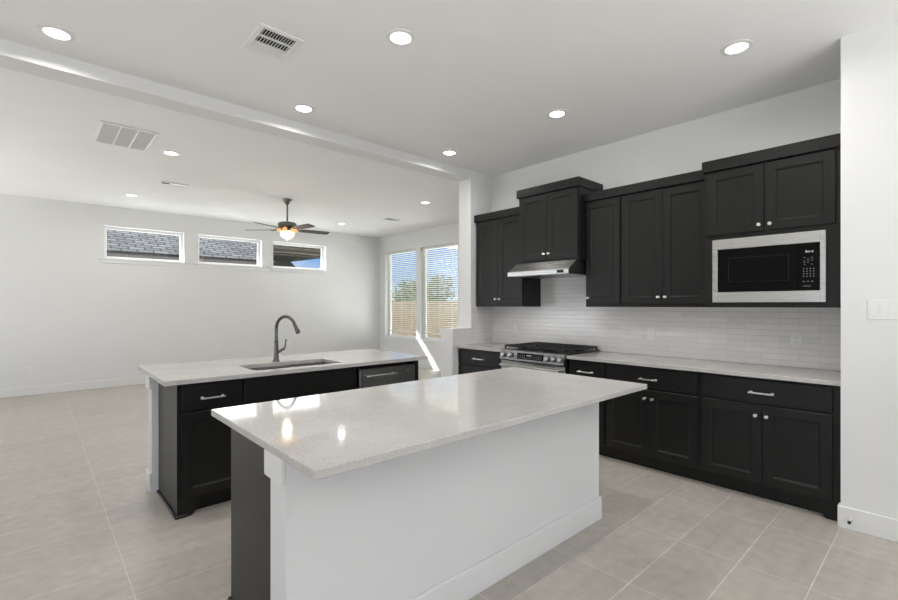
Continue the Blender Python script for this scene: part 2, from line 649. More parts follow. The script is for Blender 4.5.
def frame_mb(axis, p0, p1, a0, a1, z0, z1, fw):
    mb = MB()

    def b(u0, u1, w0, w1):
        if axis == 'y':
            mb.box(p0, p1, u0, u1, w0, w1, bev=.003)
        else:
            mb.box(u0, u1, p0, p1, w0, w1, bev=.003)
    b(a0, a0 + fw, z0, z1)
    b(a1 - fw, a1, z0, z1)
    b(a0 + fw, a1 - fw, z0, z0 + fw)
    b(a0 + fw, a1 - fw, z1 - fw, z1)
    return mb


wl = ['transom window farthest from the room corner, showing grey shingles', 'middle transom window between the other two transoms, showing grey shingles',
      'transom window under the ceiling fan, showing blue sky and a dark overhang']
for i, (a, b) in enumerate(TRANSOMS):
    w = thing('window_%d' % (i + 1), wl[i], 'window', (XF - 0.1, (a + b) / 2, TZ0))
    w['kind'] = 'structure'
    loc = Vector(w.location)

    def sub(mb, n, mt):
        bmesh.ops.translate(mb.bm, verts=mb.bm.verts[:], vec=-loc)
        return mb.build(n, mt, w)
    sub(frame_mb('y', XF - WT + .005, XF - 0.12, a, b, TZ0, TZ1, 0.045), 'window_frame', 'vinyl')
    sub(box(XF - 0.145, XF - 0.139, a + .045, b - .045, TZ0 + .045, TZ1 - .045), 'pane', 'glass')
    sub(box(XF + 0.0005, XF + 0.022, a - .07, b + .07, TZ0 - .022, TZ0, bev=.003).box(XF + 0.0005, XF + .012, a - .045, b + .045, TZ0 - .08, TZ0 - .022, bev=.002), 'window_sill', 'trim')

wl = ['tall window next to the room corner, white blind lowered', 'tall window next to the partition column, white blind lowered']
bl = ['open white slatted blind in the window next to the room corner', 'open white slatted blind in the window next to the partition column']
for i, (a, b) in enumerate(TALL):
    w = thing('window_%d' % (i + 4), wl[i], 'window', ((a + b) / 2, YG + 0.1, WZ0))
    w['kind'] = 'structure'
    loc = Vector(w.location)

    def sub(mb, n, mt, par=None, sm=False):
        bmesh.ops.translate(mb.bm, verts=mb.bm.verts[:], vec=-loc)
        return mb.build(n, mt, par or w, smooth=sm)
    sub(frame_mb('x', YG + 0.115, YG + WT - .005, a, b, WZ0, WZ1, 0.055), 'window_frame', 'vinyl')
    sub(box(a + .055, b - .055, YG + .135, YG + .141, WZ0 + .055, WZ1 - .055), 'pane', 'glass')
    sub(box(a - .06, b + .06, YG - .022, YG - 0.0005, WZ0 - .022, WZ0, bev=.003).box(a - .04, b + .04, YG - .012, YG - .0005, WZ0 - .08, WZ0 - .022, bev=.002), 'window_sill', 'trim')
    t = thing('window_blind', bl[i], 'blind', ((a + b) / 2, YG + 0.07, WZ0 + .14), 0, 'slatted window blinds')
    loc = Vector(t.location)
    sub(box(a + .02, b - .02, YG + .045, YG + .1, WZ1 - .055, WZ1 - .001, bev=.003), 'head_rail', 'blind', t)
    s = MB()
    z = WZ0 + .185
    nsl = 0
    while z < WZ1 - .07:
        s.prism([(YG + .047, z + .006), (YG + .073, z + .003), (YG + .097, z - .006), (YG + .097, z - .0085), (YG + .073, z + .0005), (YG + .047, z + .0035)], 'x', a + .03, b - .03)
        z += .0445
    sub(s, 'slats', 'blind', t)
    sub(box(a + .03, b - .03, YG + .05, YG + .095, WZ0 + .14, WZ0 + .158, bev=.003), 'bottom_rail', 'blind', t)
    for u in (a + .22, (a + b) / 2, b - .22):
        sub(box(u - .003, u + .003, YG + .044, YG + .046, WZ0 + .158, WZ1 - .055), 'ladder_cord', 'blind', t)

# ------------------------------------------------------------------ cabinet hardware


def knob(parent, x, z, y=-0.019):
    mb = MB().lathe([(.0095, 0), (.0095, .002), (.006, .004), (.0055, .012), (.0115, .017), (.0125, .021), (.0115, .026), (.004, .0275)], (x, y + .0005, z), 18, True, (0, -1, 0))
    mb.build('knob', 'chrome', parent, smooth=True)


def pull(parent, x, z, w=0.15, y=-0.019):
    mb = MB()
    for s in (-1, 1):
        mb.box(x + s * (w / 2 - .011) - .009, x + s * (w / 2 - .011) + .009, y - .003, y + .0005, z - .009, z + .009, bev=.001)
        mb.box(x + s * (w / 2 - .011) - .006, x + s * (w / 2 - .011) + .006, y - .030, y - .002, z - .006, z + .006, bev=.001)
    mb.box(x - w / 2, x + w / 2, y - .036, y - .026, z - .0055, z + .0055, bev=.0015)
    mb.build('handle', 'chrome', parent)


def door(root, x0, x1, z0, z1, kx=None, kz=None):
    d = MB().shaker(x0, x1, z0, z1).build('door', 'cabinet', root)
    if kx is not None:
        knob(d, kx, kz)
    return d


def drawer(root, x0, x1, z0, z1, hw=0.16, name='drawer', handle=True):
    d = box(x0, x1, -.019, 0, z0, z1, bev=.003).build(name, 'cabinet', root)
    if handle:
        pull(d, (x0 + x1) / 2, (z0 + z1) / 2 - .008, hw)
    return d


BASE_D = 0.606


def base_body(root, w, toe_l=0.0, toe_r=0.0):
    box(0, w, 0, BASE_D - .004, .105, ZU - .002).build('body', 'cabinet', root)
    box(toe_l, w - toe_r, .07, .088, 0.0, .105).build('toe_kick', 'cabinet', root)


def foot_poly(s=1, w=.145, flat=.07):
    """Furniture foot with a curved bracket; local x from outer end 0 inwards."""
    pts = [(0, 0), (flat, 0)]
    for k in range(1, 9):
        t = k / 8
        pts.append((flat + (w - flat) * t, .105 * (0.5 - 0.5 * math.cos(PI * t))))
    pts += [(0, .105)]
    return pts


YB = 3.851     # base cabinet face-frame front plane on the range wall
G_BASE, G_UP = 'charcoal base cabinets on the range wall', 'charcoal wall cabinets on the range wall'

# ---- base cabinets along the range wall
x0, x1 = -4.0525, -3.328
t = thing('base_cabinet', 'charcoal base cabinet between half wall and range', 'cabinet', (x0, YB, 0), 0, G_BASE)
w = x1 - x0
base_body(t, w)
drawer(t, .005, w - .012, .700, .868, .17)
drawer(t, .005, w - .012, .42, .688, .17)
drawer(t, .005, w - .012, .125, .413, .17)

x0, x1 = -2.497, -2.113
t = thing('base_cabinet', 'narrow charcoal base cabinet just beside the range oven', 'cabinet', (x0, YB, 0), 0, G_BASE)
w = x1 - x0
base_body(t, w)
drawer(t, .015, w - .012, .700, .868, .15)
door(t, .015, w - .012, .125, .686, w - .045, .655)

x0, x1 = -2.113, -1.308
t = thing('base_cabinet', 'charcoal double-door base cabinet with one drawer, half hidden by the island slab', 'cabinet', (x0, YB, 0), 0, G_BASE)
w = x1 - x0
base_body(t, w)
drawer(t, .012, w - .022, .700, .868, .148)
door(t, .012, w / 2 - .0015, .125, .686, w / 2 - .036, .612)
door(t, w / 2 + .0015, w - .022, .125, .686, w / 2 + .030, .612)

x0, x1 = -1.308, -0.470
t = thing('base_cabinet', 'fully visible charcoal double-door base cabinet under the microwave, touching the white wall', 'cabinet', (x0, YB, 0), 0, G_BASE)
w = x1 - x0
base_body(t, w, 0, .0)
drawer(t, .012, w - .045, .700, .868, .152)
mid = (.012 + w - .045) / 2
door(t, .012, mid - .0015, .125, .686, mid - .036, .612)
door(t, mid + .0015, w - .045, .125, .686, mid + .03, .612)
MB().prism([(w - a, b) for a, b in foot_poly(w=.15, flat=.075)], 'y', -.001, .07).build('foot', 'cabinet', t)

# ---- countertops on the range wall
box(XC + .0005, -3.324, 3.809, 4.446, ZU, ZC, bev=.002).build('countertop', 'quartz')
tag(bpy.context.scene.objects['countertop'], 'short white quartz worktop between half wall and range', 'countertop', 'white quartz worktops')
o = box(-2.501, XR - .0005, 3.809, 4.446, ZU, ZC, bev=.002).build('countertop', 'quartz')
tag(o, 'long white quartz worktop running from range to white wall', 'countertop', 'white quartz worktops')

# ---- backsplash
o = box(XC, -3.275, 4.447, YW - .0005, ZC, 1.393).box(-3.275, -2.4865, 4.447, YW - .0005, ZC - .1, 1.72).box(-2.4865, XR - .0005, 4.447, YW - .0005, ZC, 1.393).build('trim_2', 'tile_x')
tag(o, 'glossy white brick tile backsplash along the range wall', 'backsplash', None, 'structure')
o = box(XC + .0005, XC + .01, YQ, YP, ZC, ZP).box(XC + .0005, XC + .01, YP, 4.4465, ZC, 1.393).build('trim_3', 'tile_y')
tag(o, 'glossy white brick tile on the partition and half wall', 'backsplash', None, 'structure')

# ---- wall cabinets
ZD = 1.386
YU = 4.139


def crown(root, x0, x1, yfront, yback, z0, z1, left=True, right=True):
    MB().box(x0, x1, yfront, yback, z0, z1, bev=.003).build('crown_molding', 'cabinet', root)


def upper(label, x0, x1, yface, z0, z1, crown_dx0=0.0, crown_dx1=0.0, cz=None, cfront=-.034):
    t = thing('wall_cabinet', label, 'cabinet', (x0, yface, z0), 0, G_UP)
    w, d, h = x1 - x0, YW - .0005 - yface, z1 - z0
    if z0 < 1.5:
        d -= .0   # backsplash stops at the cabinet underside
    box(0, w, 0, d, 0, h).build('body', 'cabinet', t)
    crown(t, -crown_dx0, w + crown_dx1, cfront, d, (cz[0] if cz else z1) - z0, cz[1] - z0)
    return t, w, h


t, w, h = upper('charcoal two-door wall cabinet beside the partition column', -4.040, -3.279, YU, ZD, 2.447, .012, 0, (2.447, 2.535))
door(t, .022, w / 2 - .0015, .03, h - .012, w / 2 - .032, .09)
door(t, w / 2 + .0015, w - .012, .03, h - .012, w / 2 + .03, .09)

t, w, h = upper('taller raised charcoal wall cabinet above the range hood', -3.252, -2.489, 4.019, 1.862, 2.592, .014, .014, (2.592, 2.682))
door(t, .028, w / 2 - .0015, .022, h - .008, w / 2 - .03, .085)
door(t, w / 2 + .0015, w - .012, .022, h - .008, w / 2 + .03, .085)

t, w, h = upper('single-door charcoal wall cabinet next to the hood cabinet', -2.488, -2.109, YU, ZD, 2.447, 0, 0, (2.447, 2.530))
door(t, .01, w - .012, .03, h - .014, .04, .09)

t, w, h = upper('two-door charcoal wall cabinet between the single-door one and the microwave cabinet', -2.109, -1.334, YU, ZD, 2.447, 0, 0, (2.447, 2.530))
door(t, .012, w / 2 - .0015, .03, h - .014, w / 2 - .032, .09)
door(t, w / 2 + .0015, w - .012, .03, h - .014, w / 2 + .03, .09)

# microwave cabinet: an open niche under two doors
x0, x1, yf = -1.333, XR - .0015, 3.999
t = thing('wall_cabinet', 'deep charcoal wall cabinet holding the microwave, against the white wall', 'cabinet', (x0, yf, ZD), 0, G_UP)
w, d = x1 - x0, YW - .0005 - yf
zb = lambda z: z - ZD
nz0, nz1 = 1.424, 1.925
nx0, nx1 = .075, .072 + .69
mb = MB()
mb.box(0, w, 0, d, zb(nz1), zb(2.462))
mb.box(0, w, 0, d, 0, zb(nz0))
mb.box(0, nx0, 0, d, zb(nz0), zb(nz1))
mb.box(nx1, w, 0, d, zb(nz0), zb(nz1))
mb.box(nx0, nx1, d - .012, d, zb(nz0), zb(nz1))
mb.build('body', 'cabinet', t)
crown(t, -.012, w, -.034, d, zb(2.462), zb(2.549))
door(t, .02, .407, zb(1.955), zb(2.452), .407 - .03, zb(2.0))
door(t, .410, .815, zb(1.955), zb(2.452), .410 + .035, zb(2.0))

# ------------------------------------------------------------------ microwave
mx0, mx1, mz0, mz1, my = -1.272, -0.570, 1.4245, 1.918, 3.978
t = thing('microwave', 'stainless framed built-in microwave with black glass front', 'microwave', ((mx0 + mx1) / 2, my, mz0))


def sub_m(mb, n, mt, par, sm=False):
    bmesh.ops.translate(mb.bm, verts=mb.bm.verts[:], vec=-Vector(t.location))
    return mb.build(n, mt, par, smooth=sm)


sub_m(box(mx0 + .03, mx1 - .03, my + .022, my + .40, mz0 + .001, mz1 - .03), 'housing', 'black_enamel', t)
gx0, gx1, gz0, gz1 = -1.235, -0.601, 1.504, 1.838
fr = MB()
fr.box(mx0, gx0, my, my + .02, mz0, mz1, bev=.002)
fr.box(gx1, mx1, my, my + .02, mz0, mz1, bev=.002)
fr.box(gx0, gx1, my, my + .02, mz0, gz0, bev=.002)
fr.box(gx0, gx1, my, my + .02, gz1, mz1, bev=.002)
sub_m(fr, 'trim_frame', 'steel', t)
cp = -0.722
dr = sub_m(box(gx0 + .001, cp - .001, my + .006, my + .021, gz0 + .001, gz1 - .001), 'door', 'black_glass', t)
sub_m(frame_mb('x', my + .0055, my + .0062, gx0 + .075, cp - .055, gz0 + .075, gz1 - .07, .004), 'window_border', 'iron', dr)
pn = sub_m(box(cp + .001, gx1 - .001, my + .006, my + .021, gz0 + .001, gz1 - .001), 'control_panel', 'black_glass', t)
px = (cp + gx1) / 2
dg = MB()
for k, (ww, hh) in enumerate(((.009, .016), (.009, .012), (.004, .012), (.009, .012))):
    dg.box(px - .02 + k * .0115, px - .02 + k * .0115 + ww, my + .0052, my + .0061, 1.770, 1.770 + hh)
sub_m(dg, 'display', 'print_bright', pn)


def key(x, zz, hw_, h_):
    sub_m(box(x - hw_, x + hw_, my + .0054, my + .0061, zz, zz + h_), 'key', 'print', pn)


for r in range(5):
    for c in range(3):
        if (r + c) % 4 != 1:
            key(px - .026 + c * .021, 1.735 - r * .012, .006, .0022)
for r in range(4):
    for c in range(4):
        key(px - .030 + c * .0185, 1.655 - r * .018, .0035, .0055)
for c in range(3):
    key(px - .03 + c * .024, 1.567, .006, .004)
key(px - .0115, 1.535, .0215, .0025)

# ------------------------------------------------------------------ range hood
hx0, hx1 = -3.246, -2.494
t = thing('range_hood', 'slim stainless range hood under the raised cabinet', 'range hood', ((hx0 + hx1) / 2, 4.1, 1.715))


def sub_t(mb, n, mt, par=None, sm=False, ang=35):
    bmesh.ops.translate(mb.bm, verts=mb.bm.verts[:], vec=-Vector(t.location))
    return mb.build(n, mt, par or t, smooth=sm, angle=ang)


hfx0, hfx1 = -3.272, -2.500
sub_t(MB().prism([(3.845, 1.716), (3.845, 1.760), (3.990, 1.8605), (4.4465, 1.8605), (4.4465, 1.722), (3.87, 1.722)], 'x', hfx0 + .004, hfx1 - .004), 'canopy', 'steel')
sub_t(box(hfx0, hfx1, 3.839, 3.850, 1.714, 1.762, bev=.002), 'front_lip', 'steel')
sub_t(box(hfx1 - .004, hfx1, 3.85, 4.446, 1.716, 1.7225).prism([(3.85, 1.7225), (3.85, 1.760), (3.990, 1.8605), (4.446, 1.8605), (4.446, 1.7225)], 'x', hfx1 - .0039, hfx1 - .001), 'end_panel', 'dark_steel')
sub_t(box(-3.24, -2.90, 3.90, 4.40, 1.714, 1.7215).box(-2.87, -2.53, 3.90, 4.40, 1.714, 1.7215), 'filter', 'dark_steel')
sw = sub_t(box(-2.632, -2.555, 3.8365, 3.8395, 1.724, 1.755), 'switch_panel', 'black_enamel')
sub_t(box(-2.626, -2.597, 3.834, 3.837, 1.729, 1.750, bev=.001).box(-2.590, -2.561, 3.834, 3.837, 1.729, 1.750, bev=.001), 'rocker', 'iron', sw)

# ------------------------------------------------------------------ range
rx0, rx1 = -3.318, -2.506
t = thing('kitchen_range', 'stainless gas range with front knobs and black cast iron grates', 'range', ((rx0 + rx1) / 2, 4.1, 0))
sub_t(box(rx0 + .004, rx1 - .004, 3.815, 4.44, .08, .90), 'body', 'black_enamel')
sub_t(box(rx0 + .03, rx1 - .03, 3.87, 4.40, 0, .08), 'plinth', 'iron')
sub_t(box(rx0, rx1, 3.80, 4.444, .9145, .930, bev=.004), 'cooktop', 'black_enamel')
# angled control panel
pa = [(3.775, .815), (3.800, .815), (3.815, .9145), (3.787, .9145)]
cpn = sub_t(MB().prism([(3.763, .820), (3.815, .815), (3.830, .9295), (3.800, .9295), (3.783, .922)], 'x', rx0, rx1), 'control_panel', 'range_steel')
slope = Vector((0, .020, .102)).normalized()
nrm = Vector((0, -slope.z, slope.y))
cpt = lambda x, s: Vector((x, 3.763, .820)) + slope * s


def on_panel(xa, xb, s0, s1, th):
    mb = MB()
    vs = []
    for n_ in (-.0006, th):
        for (x, s) in ((xa, s0), (xb, s0), (xb, s1), (xa, s1)):
            vs.append(mb.bm.verts.new(cpt(x, s) + nrm * n_))
    for f in ((3, 2, 1, 0), (4, 5, 6, 7), (0, 1, 5, 4), (1, 2, 6, 5), (2, 3, 7, 6), (3, 0, 4, 7)):
        mb.bm.faces.new([vs[i] for i in f])
    return mb


dsp = sub_t(on_panel(-3.08, -2.745, .018, .083, .002), 'display', 'black_glass', cpn)
sub_t(on_panel(-2.955, -2.895, .058, .066, .0026), 'display_digits', 'print_bright', dsp)
for c in range(12):
    for sx in (.030, .044, .058):
        if sx < .05 or not 4 <= c <= 7:
            sub_t(on_panel(-3.065 + c * .0255, -3.065 + c * .0255 + .011, sx, sx + .003, .0024), 'key', 'print', dsp)
for x in (-3.262, -3.165, -2.690, -2.615, -2.540):
    sub_t(MB().lathe([(.030, -.0005), (.030, .003), (.024, .0035)], cpt(x, .050), 24, True, nrm), 'knob_ring', 'iron', cpn, True)
    kn = sub_t(MB().lathe([(.024, .003), (.023, .008), (.022, .010), (.020, .034), (.016, .038)], cpt(x, .050) - nrm * -.0002, 22, True, nrm), 'knob', 'steel', None, True)
    a_ = cpt(x, .050) + nrm * .0385
    sub_t(MB().cyl(a_ + slope * .004, a_ + slope * .018, .0022, seg=8), 'indicator', 'iron', kn)
# oven door, handle, drawer
od = sub_t(box(rx0 + .004, rx1 - .004, 3.785, 3.814, .215, .806, bev=.004), 'oven_door', 'steel')
sub_t(box(rx0 + .10, rx1 - .10, 3.783, 3.786, .33, .66), 'oven_window', 'black_glass', od)
hh = MB()
hh.cyl((rx0 + .03, 3.738, .762), (rx1 - .03, 3.738, .762), .014)
for x in (rx0 + .06, rx1 - .06):
    hh.cyl((x, 3.738, .762), (x, 3.786, .762), .010)
sub_t(hh, 'handle', 'steel', od, True)
sub_t(box(rx0 + .004, rx1 - .004, 3.79, 3.814, .085, .207, bev=.004), 'storage_drawer', 'steel')
# burners and grates
for bx, by in ((-3.17, 3.97), (-3.17, 4.27), (-2.912, 4.12), (-2.655, 3.97), (-2.655, 4.27)):
    sub_t(MB().lathe([(.052, 0), (.05, .01), (.036, .013), (.036, .021), (.012, .023)], (bx, by, .9295), 24), 'burner', 'iron', None, True)
for k in range(3):
    a, b = rx0 + .012 + k * .263, rx0 + .012 + k * .263 + .258
    g = MB()
    ya, yb, z0, z1 = 3.835, 4.425, .950, .968
    th = .013
    g.box(a, b, ya, ya + th, z0, z1, bev=.002).box(a, b, yb - th, yb, z0, z1, bev=.002)
    g.box(a, a + th, ya, yb, z0, z1, bev=.002).box(b - th, b, ya, yb, z0, z1, bev=.002)
    for f in (.2, .4, .6, .8):
        y = ya + (yb - ya) * f
        g.box(a, b, y - th / 2, y + th / 2, z0 + .002, z1, bev=.002)
    cxm = (a + b) / 2
    g.box(cxm - th / 2, cxm + th / 2, ya, yb, z0 + .002, z1, bev=.002)
    for fx in (a, b - th):
        for fy in (ya, yb - th):
            g.box(fx, fx + th, fy, fy + th, .9298, z0)
    sub_t(g, 'grate', 'iron')

# ------------------------------------------------------------------ front island
IX0, IX1, IY0, IY1 = -2.330, -1.262, 0.610, 2.805
o = box(IX0, IX1, IY0, IY1, ZU, ZC, bev=.0025).build('island_countertop', 'quartz')
tag(o, 'large glossy white quartz slab on the front island, no sink', 'countertop', 'white quartz worktops')
WX0, WX1, WY0, WY1 = -1.692, -1.554, 0.645, 2.743
t = thing('island_half_wall', 'tall white drywall back of the front island with baseboard', 'half wall', ((WX0 + WX1) / 2, (WY0 + WY1) / 2, 0))
sub_t(box(WX0, WX1, WY0, WY1, 0, ZU - .001), 'wall_body', 'wall')
sub_t(box(WX1, WX1 + .014, WY0 - .014, WY1 + .014, 0, .145, bev=.003).box(WX0, WX1, WY0 - .014, WY0 - .0002, 0, .145, bev=.003).box(WX0, WX1, WY1 + .0002, WY1 + .014, 0, .145, bev=.003), 'baseboard', 'trim')
sub_t(box(WX0 - .022, WX1 - .0, WY0 - .016, WY0 - .0002, .775, ZU - .001, bev=.002), 'end_trim', 'trim')
# cabinets of the front island face the sink (-X)
CW = [(0.70, 1.46), (1.46, 2.10), (2.10, 2.705)]
lab = ['charcoal front island cabinet at the end nearest the sink island drawer', 'charcoal front island cabinet in the middle of its row', 'charcoal front island cabinet at the end nearest the range']
XI = -2.292
for i, (a, b) in enumerate(CW):
    # local x runs along -Y after a -90 degree turn: origin at the larger Y
    t = thing('island_cabinet', lab[i], 'cabinet', (XI, b, 0), -PI / 2, 'front island cabinets')
    w = b - a
    d = WX0 - .002 - XI
    box(0, w, 0, d, .105, ZU - .002).build('body', 'cabinet', t)
    box(0, w, .07, .088, 0, .105).build('toe_kick', 'cabinet', t)
    drawer(t, .012, w - .012, .715, .868, .16)
    door(t, .012, w / 2 - .0015, .125, .70, w / 2 - .03, .66)
    door(t, w / 2 + .0015, w - .012, .125, .70, w / 2 + .03, .66)
    if i == 0:
        box(w + .0005, w + .012, -.002, d, 0, ZU - .002).build('end_panel', 'cabinet', t)
        box(w + .0122, w + .026, -.014, d, 0, .016, bev=.005).box(w - .05, w + .026, -.016, -.002, 0, .02, bev=.006).build('shoe_molding', 'cabinet', t)
        MB().prism([(w - a_, b_) for a_, b_ in foot_poly()], 'y', -.001, .07).build('foot', 'cabinet', t)

# ------------------------------------------------------------------ sink island
SX0, SX1, SY0, SY1 = -4.392, -3.372, 0.610, 2.789
HX0, HX1, HY0, HY1 = -3.880, -3.485, 1.215, 1.945
o = MB().slab_hole(SX0, SX1, SY0, SY1, HX0, HX1, HY0, HY1, ZU, ZC).build('island_countertop', 'quartz')
tag(o, 'white quartz slab with a sink cutout on the sink island', 'countertop', 'white quartz worktops')
VX0, VX1, VY0, VY1 = -4.150, -4.010, 0.645, 2.745
t = thing('island_half_wall', 'white drywall half wall behind the sink island cabinets', 'half wall', ((VX0 + VX1) / 2, (VY0 + VY1) / 2, 0))
sub_t(box(VX0, VX1, VY0, VY1, 0, ZU - .001), 'wall_body', 'wall')
sub_t(box(VX0 - .014, VX0, VY0 - .014, VY1 + .014, 0, .145, bev=.003).box(VX0, VX1, VY0 - .014, VY0 - .0002, 0, .145, bev=.003).box(VX0, VX1, VY1 + .0002, VY1 + .014, 0, .145, bev=.003), 'baseboard', 'trim')
sub_t(box(VX0 - .03, VX1 - .002, VY0 - .016, VY0 - .0002, .775, ZU - .001, bev=.002), 'end_trim', 'trim')

XS = -3.412
SD = XS - VX1 - .002


def sink_cab(name, label, a, b, group='sink island cabinets'):
    t = thing(name, label, 'cabinet', (XS, a, 0), PI / 2, group)
    return t, b - a


t, w = sink_cab('island_cabinet', 'charcoal sink island cabinet with drawer and door at the open end', .700, 1.094)
box(0, w, 0, SD, .105, ZU - .002).build('body', 'cabinet', t)
box(.0, w, .07, .088, 0, .105).build('toe_kick', 'cabinet', t)
box(-.012, -.0005, -.002, SD, 0, ZU - .002).build('end_panel', 'cabinet', t)
box(-.026, -.0122, -.014, SD, 0, .016, bev=.005).box(-.026, .05, -.016, -.002, 0, .02, bev=.006).build('shoe_molding', 'cabinet', t)
MB().prism(foot_poly(), 'y', -.001, .07).build('foot', 'cabinet', t)
drawer(t, .014, w - .012, .700, .868, .15)
door(t, .014, w - .012, .125, .686, w - .045, .645)

t, w = sink_cab('island_cabinet', 'charcoal sink base cabinet with a blank front, below the faucet', 1.096, 2.030)
mb = MB()
mb.box(0, w, 0, SD, .105, .60).box(0, w, 0, .018, .60, ZU - .002).box(0, .018, .018, SD, .60, ZU - .002).box(w - .018, w, .018, SD, .60, ZU - .002).box(.018, w - .018, SD - .01, SD, .60, ZU - .002)
mb.build('body', 'cabinet', t)
box(0, w, .07, .088, 0, .105).build('toe_kick', 'cabinet', t)
drawer(t, .012, w - .012, .700, .868, .2, 'false_drawer_front', False)
door(t, .012, w / 2 - .0015, .125, .686, w / 2 - .03, .645)
door(t, w / 2 + .0015, w - .012, .125, .686, w / 2 + .03, .645)

# dishwasher and the end filler of the sink island
t = thing('dishwasher', 'dark stainless dishwasher with bar handle in the sink island', 'dishwasher', (XS, 2.050, 0), PI / 2)
w = .603
box(0.002, w, .02, .57, .10, .862).build('housing', 'black_enamel', t)
box(0.02, w - .02, .07, .088, 0, .10).build('toe_kick', 'iron', t)
dd = box(.003, w - .003, -.022, .02, .105, .848, bev=.004).build('door', 'dark_steel', t)
hb = MB()
hb.cyl((.04, -.062, .790), (.36, -.062, .790), .0085, seg=14)
for x in (.055, .345):
    hb.cyl((x, -.062, .790), (x, -.021, .790), .009, seg=12)
hb.build('handle', 'dark_steel', dd, smooth=True)
MB().cyl((w - .09, -.0235, .80), (w - .09, -.0218, .80), .012, seg=20).build('badge', 'steel', dd, smooth=True)
t = thing('end_panel_filler', 'narrow charcoal end panel beside the dishwasher', 'cabinet panel', (XS, 2.656, 0), PI / 2)
box(0.001, .036, -.002, SD, 0, ZU - .002).build('panel', 'cabinet', t)
MB().box(0.001, .036, -.019, -.0022, .02, ZU - .002, bev=.002).build('face_strip', 'cabinet', t)

# sink
t = thing('kitchen_sink', 'rectangular stainless undermount sink set in the quartz', 'sink', ((HX0 + HX1) / 2, (HY0 + HY1) / 2, .655))
zf, zt = .66, ZU - .0008
mb = MB()
r = .0
e = .004
mb.box(HX0 - .02, HX1 + .02, HY0 - .02, HY0 - e, zt - .004, zt).box(HX0 - .02, HX1 + .02, HY1 + e, HY1 + .02, zt - .004, zt)
mb.box(HX0 - e - .004, HX0 - e, HY0 - e, HY1 + e, zf, zt).box(HX1 + e, HX1 + e + .004, HY0 - e, HY1 + e, zf, zt)
mb.box(HX0 - e, HX1 + e, HY0 - e - .004, HY0 - e, zf, zt).box(HX0 - e, HX1 + e, HY1 + e, HY1 + e + .004, zf, zt)
mb.box(HX0 - e, HX1 + e, HY0 - e, HY1 + e, zf - .004, zf + .001)
sub_t(mb, 'basin', 'sink_steel')
sub_t(MB().lathe([(.055, 0), (.053, .004), (.042, .005), (.038, .002), (.01, .003)], (-3.72, 1.58, zf + .001), 28), 'drain', 'chrome', None, True)

# faucet
fx, fy = -3.955, 1.557
t = thing('kitchen_faucet', 'tall brushed nickel gooseneck faucet behind the sink', 'faucet', (fx, fy, ZC))
sub_t(MB().lathe([(.031, 0), (.031, .006), (.024, .014), (.0205, .05), (.019, .10), (.0165, .165), (.0185, .168), (.0185, .176), (.0145, .180)], (fx, fy, ZC), 28), 'base', 'faucet', None, True)
ang = math.radians(24)
dv = Vector((math.cos(ang), math.sin(ang), 0))
R = .106
pts = [Vector((fx, fy, ZC + .17)), Vector((fx, fy, ZC + .28))]
cz = ZC + .285
for k in range(0, 15):
    th = PI - k * (PI * 1.0) / 15 * 0.93
    pts.append(Vector((fx, fy, cz)) + dv * (R + R * math.cos(th)) + Vector((0, 0, R * math.sin(th))))
sub_t(MB().tube(pts, .014, 16), 'spout', 'faucet', None, True)
tip = pts[-1]
dirn = (pts[-1] - pts[-2]).normalized()
sh = sub_t(MB().lathe([(.0128, -.004), (.0145, 0), (.0155, .03), (.0195, .075), (.0195, .088), (.015, .090)], tip, 24, True, dirn), 'spray_head', 'faucet', None, True)
side = dirn.cross(Vector((0, 0, 1))).normalized()
ou = dv * 1.0
sub_t(MB().tube([tip + dirn * .045 + ou * .016, tip + dirn * .06 + ou * .022, tip + dirn * .078 + ou * .020], [.004, .006, .004], 10), 'spray_button', 'iron', sh, True)
# lever on the +Y side
sub_t(MB().tube([(fx, fy + .012, ZC + .075), (fx + .006, fy + .05, ZC + .098), (fx + .008, fy + .068, ZC + .108)], [.0125, .0115, .0125], 14), 'valve', 'faucet', None, True)
sub_t(MB().tube([(fx + .008, fy + .066, ZC + .105), (fx + .009, fy + .075, ZC + .125), (fx + .010, fy + .080, ZC + .165), (fx + .010, fy + .084, ZC + .190)], [.0085, .007, .006, .0078], 12), 'lever', 'faucet', None, True)

# ------------------------------------------------------------------ recessed lights
CANS = [
    (-3.735, 0.100, 'round recessed kitchen light beside the beam, farthest from the range wall'),
    (-3.735, 1.708, 'round recessed kitchen light beside the beam, above the sink faucet'),
    (-3.735, 3.400, 'round recessed kitchen light beside the beam, closest to the partition column'),
    (-2.335, 1.708, 'round recessed kitchen light above the front island slab'),
    (-2.335, 3.410, 'round recessed kitchen light in front of the raised hood cabinet'),
    (-0.944, 3.410, 'round recessed kitchen light in front of the microwave cabinet'),
    (-5.820, 1.120, 'recessed great room light between the wide return grille and the beam'),
    (-8.470, 1.100, 'recessed great room light above the transom farthest from the corner'),
    (-5.810, 4.750, 'recessed great room light closest to the partition column and blinds'),
    (-8.480, 4.700, 'recessed great room light past the ceiling fan, near the blinds corner'),
]
HIDDEN = [(-0.944, 1.708)]   # same grid, above the camera
t0 = thing('recessed_light', CANS[0][2], 'ceiling light', (CANS[0][0], CANS[0][1], HC), 0, 'round recessed ceiling lights')
MB().lathe([(.062, -.004), (.066, -.010), (.090, -.005), (.093, -.0002), (.062, -.0002)], (0, 0, 0), 36, False).build('trim_ring', 'plastic', t0, smooth=True)
MB().lathe([(.0002, -.0045), (.063, -.0045), (.063, -.0025), (.0002, -.0025)], (0, 0, 0), 36, False).build('lens', 'lens', t0)
ld = bpy.data.lights.new('can_lamp', 'AREA')
ld.shape = 'DISK'
ld.size = .115
ld.energy = CAN_POWER
ld.color = (1.0, 0.968, 0.93)
ld.spread = math.radians(161)
lo = bpy.data.objects.new('lamp', ld)
